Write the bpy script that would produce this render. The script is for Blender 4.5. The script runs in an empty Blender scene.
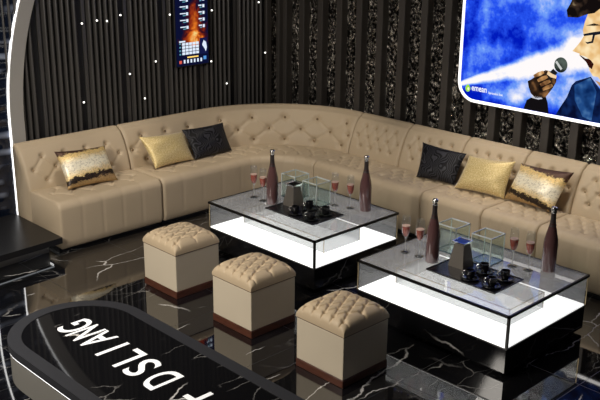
import bpy, bmesh, math, random
from mathutils import Vector, Matrix
random.seed(7)
S = bpy.context.scene
COL = S.collection

# ------------------------------------------------------------------ camera, world, lights, exposure
fw = Vector((-0.6804, 0.6615, -0.3150)).normalized()
CAM_H = 2.887
roll = 0.0100
cam_d = bpy.data.cameras.new('camera'); cam = bpy.data.objects.new('camera', cam_d); COL.objects.link(cam)
rt = fw.cross(Vector((0, 0, 1))).normalized(); up = rt.cross(fw)
c_, s_ = math.cos(roll), math.sin(roll)
r2 = rt*c_ + up*s_; u2 = up*c_ - rt*s_
M = Matrix((r2, u2, -fw)).transposed().to_4x4(); M.translation = Vector((0, 0, CAM_H))
cam.matrix_world = M
cam_d.sensor_width = 36; cam_d.lens = 909.38/600*36; cam_d.clip_start = 0.05
S.camera = cam
W = bpy.data.worlds.new('world'); S.world = W; W.use_nodes = True
W.node_tree.nodes['Background'].inputs[0].default_value = (0.5, 0.5, 0.55, 1)
W.node_tree.nodes['Background'].inputs[1].default_value = 0.02
S.view_settings.view_transform = 'Standard'; S.view_settings.look = 'None'
S.view_settings.gamma = 1; S.view_settings.use_curve_mapping = False
S.view_settings.exposure = 0.0

def spot(loc, tgt, e, ang=70, blend=.6, size=.06, col=(1, .9, .76)):
    l = bpy.data.lights.new('ceiling_spot', 'SPOT'); l.energy = e; l.spot_size = math.radians(ang); l.spot_blend = blend
    l.shadow_soft_size = size; l.color = col
    o = bpy.data.objects.new('ceiling_spot', l); COL.objects.link(o); o.location = loc
    o.rotation_euler = (Vector(tgt)-Vector(loc)).to_track_quat('-Z', 'Y').to_euler()
def area(loc, tgt, e, sx, sy, col=(1, .93, .84)):
    l = bpy.data.lights.new('fill_light', 'AREA'); l.shape = 'RECTANGLE'; l.size = sx; l.size_y = sy; l.energy = e; l.color = col
    o = bpy.data.objects.new('fill_light', l); COL.objects.link(o); o.location = loc
    o.rotation_euler = (Vector(tgt)-Vector(loc)).to_track_quat('-Z', 'Y').to_euler()
CEIL = 3.3
spot((-6.5, 3.9, 3.2), (-6.85, 4.15, .5), 75, 48, .8)
spot((-6.5, 5.2, 3.2), (-6.85, 5.2, .5), 55, 48, .8)
spot((-6.1, 5.7, 3.2), (-6.3, 6.05, .5), 75, 48, .8)
spot((-4.75, 6.0, 3.2), (-4.75, 6.3, .5), 50, 48, .8)
spot((-3.9, 6.0, 3.2), (-3.9, 6.35, .5), 75, 48, .8)
spot((-3.2, 6.0, 3.2), (-3.1, 6.35, .5), 35, 48, .8)
spot((-3.9, 5.6, 3.2), (-4.0, 6.95, .9), 70, 60, .8)  # added wash to brighten the foil wall
area((-4.85, .9, 2.6), (-5.0, 4.0, .2), 115, .9, .9)  # added soft lamp without fixture, aimed at the ottoman fronts
spot((-5.5, 4.7, 3.2), (-5.45, 4.95, .43), 55, 38, .9)  # this and the next spot are added to brighten the table tops
spot((-3.8, 4.6, 3.2), (-3.75, 4.85, .43), 40, 38, .9)
area((-4.5, 4.0, 3.25), (-5.0, 4.6, 0), 32, 2.5, 1.6)  # added overhead fill, no fixture behind it

# ------------------------------------------------------------------ materials
def mat(name, col=(.5, .5, .5), rough=.5, metal=0, ior=1.5, emit=None, estr=0, coat=0, sheen=0, spec=.5):
    m = bpy.data.materials.new(name); m.use_nodes = True
    b = m.node_tree.nodes['Principled BSDF']
    b.inputs['Base Color'].default_value = (*col, 1); b.inputs['Roughness'].default_value = rough
    b.inputs['Metallic'].default_value = metal; b.inputs['IOR'].default_value = ior
    b.inputs['Coat Weight'].default_value = coat; b.inputs['Sheen Weight'].default_value = sheen
    b.inputs['Specular IOR Level'].default_value = spec
    if emit: b.inputs['Emission Color'].default_value = (*emit, 1); b.inputs['Emission Strength'].default_value = estr
    return m
def N(m, t, **kw):
    n = m.node_tree.nodes.new(t)
    for k, v in kw.items():
        if k in n.inputs: n.inputs[k].default_value = v
        else: setattr(n, k, v)
    return n
def L(m, a, b): m.node_tree.links.new(a, b)
def P(m): return m.node_tree.nodes['Principled BSDF']
def ramp(m, fac, stops):
    r = N(m, 'ShaderNodeValToRGB'); e = r.color_ramp.elements
    while len(e) < len(stops): e.new(.5)
    for x, (p, c) in zip(e, stops):
        x.position = p; x.color = (*c, 1) if len(c) == 3 else c
    L(m, fac, r.inputs[0]); return r.outputs[0]
def bump(m, h, strength=.3, dist=.01):
    b = N(m, 'ShaderNodeBump'); b.inputs['Strength'].default_value = strength; b.inputs['Distance'].default_value = dist
    L(m, h, b.inputs['Height']); L(m, b.outputs[0], P(m).inputs['Normal'])
def objco(m): return N(m, 'ShaderNodeTexCoord').outputs['Object']
def mixc(m, fac, a, b):
    n = N(m, 'ShaderNodeMix', data_type='RGBA')
    if hasattr(fac, 'links'): L(m, fac, n.inputs[0])
    else: n.inputs[0].default_value = fac
    for v, i in ((a, 6), (b, 7)):
        if hasattr(v, 'links'): L(m, v, n.inputs[i])
        else: n.inputs[i].default_value = (*v, 1)
    return n.outputs[2]
def mth(m, op, a, b=None):
    n = N(m, 'ShaderNodeMath', operation=op)
    for v, i in ((a, 0), (b, 1)):
        if v is None: continue
        if hasattr(v, 'links'): L(m, v, n.inputs[i])
        else: n.inputs[i].default_value = v
    return n.outputs[0]

def leather(name, col):
    m = mat(name, col, .5, spec=.4)
    co = objco(m)
    n = N(m, 'ShaderNodeTexNoise', Scale=260.0, Detail=2.0); L(m, co, n.inputs['Vector'])
    n2 = N(m, 'ShaderNodeTexNoise', Scale=3.0, Detail=2.0); L(m, co, n2.inputs['Vector'])
    L(m, mixc(m, n2.outputs[0], tuple(c*.93 for c in col), tuple(min(1, c*1.05) for c in col)), P(m).inputs['Base Color'])
    bump(m, n.outputs[0], .12, .002)
    return m
LEA = leather('tan_leather', (.50, .40, .275))
LEA_O = leather('cream_leather', (.66, .57, .43))
LEA_C = leather('light_tan_leather', (.60, .47, .31))
BUT = mat('button_leather', (.42, .31, .19), .35)
STUD = mat('bronze_button', (.35, .25, .15), .25, .6)
def wood(name, a, b):
    m = mat(name, a, .35)
    co = objco(m); mp = N(m, 'ShaderNodeMapping'); mp.inputs['Scale'].default_value = (6, 6, 60); L(m, co, mp.inputs[0])
    n = N(m, 'ShaderNodeTexNoise', Scale=2.0, Detail=5.0); L(m, mp.outputs[0], n.inputs['Vector'])
    L(m, ramp(m, n.outputs[0], [(.3, a), (.7, b)]), P(m).inputs['Base Color']); return m
WOOD = wood('red_brown_wood', (.06, .018, .010), (.13, .045, .025))

def marble(name, ior, tile=None, dens=.5, rough=.03, base=(.006, .006, .007), vein=(.75, .73, .7), scale=1.0):
    m = mat(name, base, rough, ior=ior)
    co = objco(m)
    dn = N(m, 'ShaderNodeTexNoise', Scale=2.2*scale, Detail=4.0, Roughness=.6); L(m, co, dn.inputs['Vector']); dn.inputs['Detail'].default_value = 6
    sub = N(m, 'ShaderNodeVectorMath', operation='SUBTRACT'); L(m, dn.outputs['Color'], sub.inputs[0]); sub.inputs[1].default_value = (.5, .5, .5)
    sc = N(m, 'ShaderNodeVectorMath', operation='SCALE'); L(m, sub.outputs[0], sc.inputs[0]); sc.inputs['Scale'].default_value = .22/scale
    ad = N(m, 'ShaderNodeVectorMath', operation='ADD'); L(m, co, ad.inputs[0]); L(m, sc.outputs[0], ad.inputs[1])
    st = N(m, 'ShaderNodeMapping'); st.inputs['Rotation'].default_value = (0, 0, .35); st.inputs['Scale'].default_value = (2.2, .75, 1.3); L(m, ad.outputs[0], st.inputs[0])
    v = N(m, 'ShaderNodeTexVoronoi', feature='DISTANCE_TO_EDGE', Scale=1.15*scale); L(m, st.outputs[0], v.inputs['Vector'])
    line = ramp(m, v.outputs['Distance'], [(0.0, (1, 1, 1)), (.004, (.8, .8, .8)), (.011, (0, 0, 0))])
    mk = N(m, 'ShaderNodeTexNoise', Scale=1.9*scale, Detail=2.0); L(m, co, mk.inputs['Vector'])
    mask = ramp(m, mk.outputs[0], [(dens, (0, 0, 0)), (dens+.07, (1, 1, 1))])
    fac = mth(m, 'MULTIPLY', line, mask)
    v2 = N(m, 'ShaderNodeTexVoronoi', feature='DISTANCE_TO_EDGE', Scale=3.1*scale); L(m, st.outputs[0], v2.inputs['Vector'])
    l2 = ramp(m, v2.outputs['Distance'], [(0.0, (.25, .25, .25)), (.02, (0, 0, 0))])
    mask2 = ramp(m, mk.outputs[0], [(.36, (1, 1, 1)), (.44, (0, 0, 0))])
    fac = mth(m, 'MAXIMUM', fac, mth(m, 'MULTIPLY', l2, mask2))
    c = mixc(m, fac, base, vein)
    if tile:
        br = N(m, 'ShaderNodeTexBrick', Scale=1.0); br.offset = 0; br.inputs['Mortar Size'].default_value = .0022
        br.inputs['Brick Width'].default_value = tile; br.inputs['Row Height'].default_value = tile
        L(m, co, br.inputs['Vector'])
        c = mixc(m, br.outputs['Fac'], c, (.002, .002, .002))
        r = mth(m, 'ADD', mth(m, 'MULTIPLY', br.outputs['Fac'], .4), rough); L(m, r, P(m).inputs['Roughness'])
    L(m, c, P(m).inputs['Base Color'])
    return m
FLOOR = marble('polished_black_marble_floor', 2.4, tile=.8, dens=.50)
MARB = marble('black_marble', 1.38, dens=.60, rough=.07)
MARBTOP = marble('black_marble_top', 1.42, dens=.60, rough=.04)
DARKMET = mat('dark_metal', (.012, .011, .010), .3, .3)
GREYMET = mat('grey_satin_metal', (.028, .029, .034), .4, .0, spec=.5)
SIDEMET = mat('brushed_grey_metal', (.25, .24, .215), .4, .2)
GOLD = mat('gold_trim', (.30, .23, .13), .3, .8)
BLACK = mat('black_gloss', (.006, .006, .007), .12, spec=.6)
TRAY = mat('tray_black', (.012, .012, .016), .24, spec=1.0)
BLACKM = mat('black_satin', (.008, .008, .009), .35)
SILVER = mat('silver', (.75, .74, .72), .2, 1)
WHITE = mat('white_letters', (.85, .85, .85), .4, emit=(1, 1, 1), estr=.35)
LED = mat('white_led', (1, 1, 1), .4, emit=(1, 1, 1), estr=2.2)
PANEL = mat('glowing_white_panel', (1, 1, 1), .4, emit=(1, .99, .97), estr=1.12)
def glass(name, veil=0.0, veilcol=(.3, .3, .3), ior=1.45, tint=(.96, .97, .97), rough=.0):
    m = bpy.data.materials.new(name); m.use_nodes = True; nt = m.node_tree
    nt.nodes.remove(P(m)); out = nt.nodes['Material Output']
    tr = N(m, 'ShaderNodeBsdfTransparent'); tr.inputs[0].default_value = (*tint, 1)
    gl = N(m, 'ShaderNodeBsdfGlossy'); gl.inputs['Roughness'].default_value = rough
    fr = N(m, 'ShaderNodeFresnel', IOR=ior)
    ge = N(m, 'ShaderNodeNewGeometry'); front = mth(m, 'SUBTRACT', 1.0, ge.outputs['Backfacing']); frf = mth(m, 'MULTIPLY', fr.outputs[0], front)
    a = N(m, 'ShaderNodeMixShader'); df = N(m, 'ShaderNodeBsdfDiffuse'); df.inputs[0].default_value = (*veilcol, 1)
    L(m, mth(m, 'MULTIPLY', front, veil), a.inputs[0]); L(m, tr.outputs[0], a.inputs[1]); L(m, df.outputs[0], a.inputs[2])
    b = N(m, 'ShaderNodeMixShader'); L(m, frf, b.inputs[0]); L(m, a.outputs[0], b.inputs[1]); L(m, gl.outputs[0], b.inputs[2])
    L(m, b.outputs[0], out.inputs[0]); return m
GL_TOP = glass('table_top_glass', .28, (.95, .95, .96), ior=1.75)
GL_SIDE = glass('table_side_glass', .07, (.35, .35, .36))
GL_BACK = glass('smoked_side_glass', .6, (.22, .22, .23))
GL_BOX = glass('inner_box_glass', .5, (.36, .36, .37))
GL_CUBE = glass('cube_glass', .08, (.7, .8, .75), tint=(.93, .97, .95))
GL_EDGE = mat('glass_edge', (.62, .68, .66), .2, spec=.8)
GL_DKEDGE = mat('glass_edge_dark', (.06, .10, .11), .2, spec=.8)
GL_STEM = glass('stem_glass', .5, (.8, .8, .8), ior=1.6)
GL_CLEAR = glass('clear_glass', .03, (.8, .8, .8), ior=1.6)
WINE = mat('rose_wine', (.34, .06, .035), .2)
FOAM = mat('wine_foam', (.75, .5, .4), .6)
BOTTLE = mat('rose_bottle_glass', (.105, .05, .05), .14, spec=.6, coat=.5)
FOIL = mat('dark_foil', (.09, .075, .075), .28, .7)
def cloth_gold():
    m = mat('gold_brocade', (.62, .45, .18), .42, .25, sheen=.4)
    uv = N(m, 'ShaderNodeTexCoord').outputs['UV']
    n = N(m, 'ShaderNodeTexNoise', Scale=38.0, Detail=4.0, Roughness=.7); L(m, uv, n.inputs['Vector'])
    L(m, ramp(m, n.outputs[0], [(.38, (.50, .36, .12)), (.55, (.72, .57, .27)), (.68, (.85, .76, .50))]), P(m).inputs['Base Color'])
    bump(m, n.outputs[0], .4, .004); return m
def cloth_black():
    m = mat('black_patterned_cloth', (.02, .02, .025), .5, spec=.25)
    uv = N(m, 'ShaderNodeTexCoord').outputs['UV']
    w = N(m, 'ShaderNodeTexWave', Scale=5.0, Distortion=22.0); w.inputs['Detail'].default_value = 0; w.inputs['Detail Scale'].default_value = .75; L(m, uv, w.inputs['Vector'])
    n = N(m, 'ShaderNodeTexNoise', Scale=70.0, Detail=2.0); L(m, uv, n.inputs['Vector'])
    f = mth(m, 'MULTIPLY', ramp(m, w.outputs[0], [(.62, (0, 0, 0)), (.8, (1, 1, 1))]), n.outputs[0])
    L(m, mixc(m, f, (.003, .003, .0045), (.075, .075, .09)), P(m).inputs['Base Color'])
    bump(m, w.outputs[0], .3, .004); return m
def sequins(flip):
    m = mat('gold_sequins_'+('b' if flip else 'a'), (.8, .6, .25), .42, .35)
    uv = N(m, 'ShaderNodeTexCoord').outputs['UV']
    sep = N(m, 'ShaderNodeSeparateXYZ'); L(m, uv, sep.inputs[0])
    n = N(m, 'ShaderNodeTexNoise', Scale=7.0, Detail=8.0, Roughness=.8); L(m, uv, n.inputs['Vector'])
    vv = mth(m, 'ADD', sep.outputs[1], mth(m, 'MULTIPLY', mth(m, 'SUBTRACT', n.outputs[0], .5), .45))
    if flip: vv = mth(m, 'ADD', vv, mth(m, 'MULTIPLY', mth(m, 'SUBTRACT', sep.outputs[0], .4), .22))
    else: vv = mth(m, 'SUBTRACT', vv, mth(m, 'MULTIPLY', mth(m, 'SUBTRACT', sep.outputs[0], .4), .12))
    tan, dk, go, wh = (.46, .30, .13), (.015, .008, .006), (.85, .62, .26), (1, .93, .74)
    c = ramp(m, vv, [(.0, tan), (.10, tan), (.115, dk), (.24, dk), (.26, go), (.45, wh), (.62, wh), (.80, go), (.88, go), (.90, (.10, .05, .03)), (1, (.07, .03, .02))])  # white-gold centre, made paler to carry the spotlit highlight in its colour
    vo = N(m, 'ShaderNodeTexVoronoi', Scale=42.0); L(m, uv, vo.inputs['Vector'])
    L(m, mixc(m, ramp(m, vo.outputs['Color'], [(.45, (0, 0, 0)), (.9, (.6, .6, .6))]), c, mixc(m, .65, c, (.12, .07, .03))), P(m).inputs['Base Color'])
    bump(m, vo.outputs['Color'], .5, .006); return m
SLAT = mat('grey_brown_slat', (.06, .056, .053), .35)
SLATBACK = mat('slat_recess', (.004, .004, .004), .6)
BAND = mat('grey_arch_band', (.32, .305, .28), .45)
PLAIN = mat('dark_room_paint', (.04, .037, .034), .6)
def foil():
    m = mat('crumpled_foil', (.16, .14, .12), .25, .9)
    co = objco(m)
    v = N(m, 'ShaderNodeTexVoronoi', Scale=30.0); L(m, co, v.inputs['Vector'])
    n = N(m, 'ShaderNodeTexNoise', Scale=22.0, Detail=3.0, Distortion=1.2); L(m, co, n.inputs['Vector'])
    L(m, ramp(m, n.outputs[0], [(.42, (.012, .011, .010)), (.5, (.10, .09, .08)), (.60, (.55, .51, .45))]), P(m).inputs['Base Color'])
    bump(m, mth(m, 'ADD', n.outputs[0], mth(m, 'MULTIPLY', v.outputs['Distance'], .5)), 1.0, .05); return m
FOILW = foil()
FIN = mat('dark_brown_fin', (.05, .044, .039), .45)
def shimmer_glass():
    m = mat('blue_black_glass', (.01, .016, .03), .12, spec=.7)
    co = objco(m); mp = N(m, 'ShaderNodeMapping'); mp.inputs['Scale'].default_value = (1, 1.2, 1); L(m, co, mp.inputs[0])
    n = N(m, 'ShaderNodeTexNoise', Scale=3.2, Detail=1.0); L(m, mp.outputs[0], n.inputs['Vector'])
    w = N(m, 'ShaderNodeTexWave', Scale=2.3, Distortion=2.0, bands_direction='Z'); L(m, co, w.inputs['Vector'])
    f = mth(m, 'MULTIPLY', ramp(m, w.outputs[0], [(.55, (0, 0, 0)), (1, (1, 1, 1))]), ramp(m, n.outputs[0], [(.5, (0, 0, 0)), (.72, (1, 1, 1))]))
    L(m, mixc(m, f, (.006, .010, .022), (.26, .30, .40)), P(m).inputs['Base Color'])  # lighter blobs paint the glass's reflected shimmer into its colour
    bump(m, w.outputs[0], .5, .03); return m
SHIMMER_GLASS = shimmer_glass()

# ------------------------------------------------------------------ builders
def link(name, me, m, parent=None):
    o = bpy.data.objects.new(name, me); COL.objects.link(o)
    if m is not None and not me.materials: me.materials.append(m)
    if parent is not None: o.parent = parent
    return o
def mesh(name, V, F, m, parent=None, smooth=False, uvs=None):
    me = bpy.data.meshes.new(name); me.from_pydata([tuple(v) for v in V], [], F); me.update()
    bm = bmesh.new(); bm.from_mesh(me)
    if uvs is not None:
        ly = bm.loops.layers.uv.new('UV'); bm.verts.ensure_lookup_table()
        for f in bm.faces:
            for lp in f.loops: lp[ly].uv = uvs[lp.vert.index]
    bmesh.ops.recalc_face_normals(bm, faces=bm.faces[:])
    for f in bm.faces: f.smooth = smooth
    bm.to_mesh(me); bm.free()
    if smooth == 'auto' or smooth: me.shade_smooth() if hasattr(me, 'shade_smooth') else None
    return link(name, me, m, parent)
def thing(name, label, cat, loc=(0, 0, 0), rz=0, group=None):
    o = bpy.data.objects.new(name, None); COL.objects.link(o); o.location = loc; o.rotation_euler = (0, 0, rz)
    o.empty_display_size = .05
    return tag(o, label, cat, group)
def tag(o, label, cat, group=None):
    o['label'] = label; o['category'] = cat
    if group: o['group'] = group
    return o
def struct(o): o['kind'] = 'structure'; return o
class B:
    """collects boxes, bars and tubes into one mesh"""
    def __init__(s): s.bm = bmesh.new()
    def box(s, x0, y0, z0, x1, y1, z1, bev=0, seg=2):
        g = bmesh.ops.create_cube(s.bm, size=1)['verts']
        for v in g:
            v.co = Vector(((x0+x1)/2+v.co.x*(x1-x0), (y0+y1)/2+v.co.y*(y1-y0), (z0+z1)/2+v.co.z*(z1-z0)))
        if bev:
            es = list({e for v in g for e in v.link_edges})
            bmesh.ops.bevel(s.bm, geom=es, offset=bev, segments=seg, affect='EDGES', profile=.5)
        return s
    def bar(s, a, b, r, n=8):
        a, b = Vector(a), Vector(b); d = b-a
        mt = Matrix.Translation((a+b)/2) @ d.to_track_quat('Z', 'Y').to_matrix().to_4x4()
        bmesh.ops.create_cone(s.bm, cap_ends=True, segments=n, radius1=r, radius2=r, depth=d.length, matrix=mt); return s
    def lathe(s, prof, n=24, c=(0, 0, 0)):
        rings = []
        for r, z in prof:
            rings.append([s.bm.verts.new((c[0]+r*math.cos(2*math.pi*k/n), c[1]+r*math.sin(2*math.pi*k/n), c[2]+z)) for k in range(n)] if r > 1e-6 else [s.bm.verts.new((c[0], c[1], c[2]+z))])
        for a, b in zip(rings, rings[1:]):
            for k in range(n):
                q = [a[k % len(a)], a[(k+1) % len(a)], b[(k+1) % len(b)], b[k % len(b)]]
                u = []
                for v in q:
                    if v not in u: u.append(v)
                if len(u) >= 3: s.bm.faces.new(u)
        return s
    def prism(s, pts, axis, lo, hi):
        """polygon pts in the two other axes extruded along axis"""
        def mk(p, t):
            return {'x': (t, p[0], p[1]), 'y': (p[0], t, p[1]), 'z': (p[0], p[1], t)}[axis]
        a = [s.bm.verts.new(mk(p, lo)) for p in pts]; b = [s.bm.verts.new(mk(p, hi)) for p in pts]
        s.bm.faces.new(a); s.bm.faces.new(b[::-1]); n = len(pts)
        for k in range(n): s.bm.faces.new([a[k], a[(k+1) % n], b[(k+1) % n], b[k]])
        return s
    def strip(s, inner, outer, axis, lo, hi):
        """ribbon between two polylines, extruded along axis"""
        for k in range(len(inner)-1): s.prism([inner[k], inner[k+1], outer[k+1], outer[k]], axis, lo, hi)
        bmesh.ops.remove_doubles(s.bm, verts=s.bm.verts[:], dist=1e-5)
        dup = {}
        for f in s.bm.faces: dup.setdefault(tuple(sorted(v.index for v in f.verts)), []).append(f)
        return s
    def build(s, name, m, parent=None, smooth=False):
        bmesh.ops.recalc_face_normals(s.bm, faces=s.bm.faces[:])
        for f in s.bm.faces: f.smooth = bool(smooth)
        me = bpy.data.meshes.new(name); s.bm.to_mesh(me); s.bm.free()
        if smooth == 'sharp':
            me.set_sharp_from_angle(angle=math.radians(40))
        return link(name, me, m, parent)
def children(o): return [c for c in COL.objects if c.parent == o]
def copy_tree(o, parent=None):
    c = o.copy(); COL.objects.link(c)
    if parent is not None: c.parent = parent
    for ch in children(o): copy_tree(ch, c)
    return c

# ------------------------------------------------------------------ room shell
XL, YB, XR, YF = -7.40, 6.95, 1.6, -1.6
struct(B().box(XL-.15, YF-.15, -.1, XR+.15, YB+.15, 0).build('floor', FLOOR))
struct(B().box(XL-.15, YF-.15, CEIL, XR+.15, YB+.15, CEIL+.1).build('ceiling', PLAIN))
struct(B().box(XL-.15, YF, 0, XL, YB, CEIL).build('wall_left', SLATBACK))
struct(B().box(XL-.15, YB, 0, XR+.15, YB+.15, CEIL).build('wall_back', FOILW))
struct(B().box(XR, YF, 0, XR+.15, YB, CEIL).build('wall_right', PLAIN))
struct(B().box(XL-.15, YF-.15, 0, XR+.15, YF, CEIL).build('wall_front', PLAIN))
# vertical ribs on the left wall
b = B(); y = 3.62; k = 0
while y < 6.60:
    if k % 7 == 5: y += .045; b.box(XL, y-.015, 0, XL+.012, y+.015, CEIL); y += .05
    else:
        w = .0145 if k % 3 else .012
        n = 8; pts = [(y+w*math.cos(math.pi*i/n), 0) for i in range(n+1)]
        prof = [(XL, y-w)]+[(XL+.022+.026*math.sin(math.pi*i/n), y-w*math.cos(math.pi*i/n)) for i in range(n+1)]+[(XL, y+w)]
        b.prism(prof, 'z', 0, CEIL); y += .059
    k += 1
struct(b.build('trim_1', SLAT, smooth='sharp'))
# fins in front of the crumpled foil on the back wall
b = B(); x = -6.548-.276*3
while x < XR-.2:
    b.box(x, 6.86, 0, x+.075, 6.96, CEIL, .004, 1); x += .276
struct(b.build('trim_2', FIN))
b = B()
for y0 in (6.62, 6.80): b.box(XL-.01, y0, 0, XL+.05, y0+.07, CEIL, .004, 1)
struct(b.build('trim_3', FIN))
struct(B().box(XL-.01, 6.69, 0, XL+.008, 6.80, CEIL).build('trim_4', FOILW))
# arch: blue-black glass beyond it, grey band, white light lines
def arc(R, z1=CEIL, n=40):
    """outline (y,z) of the arch at radius R about (6.58, 1.0)"""
    zt = min(z1, 1.0+R)
    pts = [(6.58-R, 0.0)]
    a1 = math.asin(min(1, (zt-1.0)/R))
    for i in range(n+1):
        a = a1*i/n; pts.append((6.58-R*math.cos(a), 1.0+R*math.sin(a)))
    return pts
def ribbon(name, R0, R1, x0, x1, m, parent=None):
    n = 48; a0, a1 = arc(R0, n=n), arc(R1, n=n)
    V = []; F = []
    for p, q in zip(a0, a1):
        V += [(x0, *p), (x1, *p), (x1, *q), (x0, *q)]
    for i in range(len(a0)-1):
        for j in range(4): F.append((4*i+j, 4*i+(j+1) % 4, 4*i+4+(j+1) % 4, 4*i+4+j))
    F += [(0, 1, 2, 3), tuple(4*(len(a0)-1)+j for j in (3, 2, 1, 0))]
    return mesh(name, V, F, m, parent)
out = arc(2.995)
struct(B().prism([(YF, 0)]+out+[(YF, CEIL)], 'x', XL-.01, XL+.035).build('wall_left_panel', SHIMMER_GLASS))
ar = thing('arch_frame', 'tall grey arch band with thin white light lines on the left wall', 'arch', (XL, 3.6, 0))
def put(o): o.location -= o.parent.location; return o
put(ribbon('band', 2.86, 2.985, XL-.005, XL+.065, BAND, ar))
for R in (2.985, 3.275): put(ribbon('light_strip', R, R+.011, XL, XL+.050, LED, ar))
# low black platform beside the sofa
pl = thing('platform', 'low black stage platform at the left end of the sofa', 'platform', (-6.9, 2.6, 0))
put(B().prism([(-7.325, 3.545), (-6.50, 3.545), (-6.47, 3.0), (-6.35, 2.2), (-6.1, 1.2), (-7.325, 1.2)], 'z', .115, .168).build('top_slab', BLACKM, pl))
put(B().prism([(-7.325, 3.50), (-6.66, 3.50), (-6.62, 3.0), (-6.5, 2.2), (-6.25, 1.25), (-7.325, 1.25)], 'z', 0, .115).build('riser', SIDEMET, pl))

put(B().box(-7.3, 3.503, .100, -6.62, 3.512, .114).build('light_strip', LED, pl))
put(B().prism([(-6.60, 3.50), (-6.56, 3.0), (-6.44, 2.2), (-6.43, 2.2), (-6.55, 3.0), (-6.59, 3.50)], 'z', .108, .1155).build('light_strip', mat('dim_led', (.2, .2, .2), .4, emit=(.9, .95, 1), estr=.55), pl))
# ------------------------------------------------------------------ sofa
CX, CY, R0 = -6.09, 5.60, 1.22
def left_path(y0):
    def f(s, d): return Vector((-7.31+d, y0+s, 0)), Vector((1, 0, 0))
    return f
def right_path(x0):
    def f(s, d): return Vector((x0+s, 6.82-d, 0)), Vector((0, -1, 0))
    return f
Y1 = 4.625
def corner_path(s, d):
    L1 = CY-Y1
    if s < L1: return Vector((-7.31+d, Y1+s, 0)), Vector((1, 0, 0))
    th = math.pi-(s-L1)
    if th > math.pi/2:
        n = Vector((math.cos(th), math.sin(th), 0)); return Vector((CX, CY, 0))+n*(R0-d), -n
    return Vector((CX+(s-L1-math.pi/2), 6.82-d, 0)), Vector((0, -1, 0))
CORNER_LEN = CY-Y1+math.pi/2+.03
def dense(pts, step):
    out = []
    for (a, b) in zip(pts, pts[1:]):
        n = max(1, int(math.dist(a, b)/step))
        out += [(a[0]+(b[0]-a[0])*i/n, a[1]+(b[1]-a[1])*i/n) for i in range(n)]
    return out+[pts[-1]]
def smooth_curve(P_, n=10):
    out = []
    for i in range(len(P_)-1):
        p0, p1, p2, p3 = P_[max(i-1, 0)], P_[i], P_[i+1], P_[min(i+2, len(P_)-1)]
        for k in range(n):
            t = k/n
            out.append(tuple(.5*(2*p1[j]+(p2[j]-p0[j])*t+(2*p0[j]-5*p1[j]+4*p2[j]-p3[j])*t*t+(3*p1[j]-p0[j]-3*p2[j]+p3[j])*t**3) for j in (0, 1)))
    return out+[P_[-1]]
BACKF = smooth_curve([(0, .79), (.012, .812), (.035, .822), (.07, .812), (.115, .768), (.165, .69), (.205, .60), (.235, .51), (.252, .43), (.26, .37)])
BACKP = dense(BACKF, .011)+[(.26, .06)]+[(0, .06), (0, .40)]
fr = [(.75-.06+.06*math.sin(a), .435-.06+.06*math.cos(a)) for a in [math.pi/2*i/8 for i in range(9)]]
SEATP = [(.255, .06), (.255, .425), (.262, .435)]+dense([(.27, .435), fr[0]], .0125)+fr[1:]+dense([fr[-1], (.75, .045)], .05)[1:]+[(.735, .03), (.27, .03)]
def pick(prof, key):
    """arc length on the profile for 'd' or 'z' keyed buttons"""
    return key
def tufted(name, path, s0, s1, prof, rows, m, parent, amp, sig, cre, base, lim, ds=.0125, links=None, bulge=0):
    """sweep prof from s0 to s1, pressing in a dimple at each (s,t) in rows, with a fold between neighbours"""
    T = [0]
    for a, c in zip(prof, prof[1:]): T.append(T[-1]+math.dist(a, c))
    nrm = []
    n = len(prof); sgn = 1
    ar_ = sum(prof[i][0]*prof[(i+1) % n][1]-prof[(i+1) % n][0]*prof[i][1] for i in range(n)); sgn = 1 if ar_ > 0 else -1
    for i in range(n):
        a, c = prof[i-1], prof[(i+1) % n]; tx, tz = c[0]-a[0], c[1]-a[1]; l = math.hypot(tx, tz) or 1
        nrm.append((tz/l*sgn, -tx/l*sgn))
    ns = max(2, int((s1-s0)/ds)); V = []
    segs = links or []
    for i in range(ns+1):
        s = s0+(s1-s0)*i/ns; ed = min(s-s0, s1-s); inset = .014*max(0, 1-ed/.02)**2
        near = [r for r in rows if abs(r[0]-s) < .12]; nl = [q for q in segs if min(q[0], q[2])-.04 < s < max(q[0], q[2])+.04]
        for j in range(n):
            h = -inset
            if lim[0] <= T[j] <= lim[1]:
                e = 0; dmin = 9
                for (bs, bt) in near:
                    r = math.hypot(s-bs, T[j]-bt); e = max(e, amp*math.exp(-(r/sig)**2))
                for (as_, at, cs, ct, *k_) in nl:
                    dx, dy = cs-as_, ct-at; q = max(0, min(1, ((s-as_)*dx+(T[j]-at)*dy)/(dx*dx+dy*dy)))
                    r = math.hypot(s-as_-q*dx, T[j]-at-q*dy); e = max(e, (k_[0] if k_ else 1)*cre*math.exp(-(r/(.011))**2))
                w = min(1, (T[j]-lim[0])/.03, (lim[1]-T[j])/.03)
                h += bulge*w-e
            pos, dr = path(s, prof[j][0]); nd, nz = nrm[j]
            V.append(pos+Vector((0, 0, prof[j][1]))+dr*(nd*h)+Vector((0, 0, nz*h)))
    F = [(i*n+j, i*n+(j+1) % n, (i+1)*n+(j+1) % n, (i+1)*n+j) for i in range(ns) for j in range(n)]
    F += [tuple(range(n)), tuple(ns*n+j for j in range(n-1, -1, -1))]
    V = [v-base for v in V]
    o = mesh(name, V, F, m, parent, smooth=True)
    for p in o.data.polygons:
        if len(p.vertices) > 4: p.use_smooth = False
    o.data.set_sharp_from_angle(angle=math.radians(50))
    def at(s, t):
        j = min(range(n), key=lambda q: abs(T[q]-t) if lim[0]-.02 <= T[q] <= lim[1]+.02 else 9)
        pos, dr = path(s, prof[j][0]); nd, nz = nrm[j]
        nv = dr*nd+Vector((0, 0, nz))
        return pos+Vector((0, 0, prof[j][1]))-base, nv.normalized()
    return o, at
BUTM = {}
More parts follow.
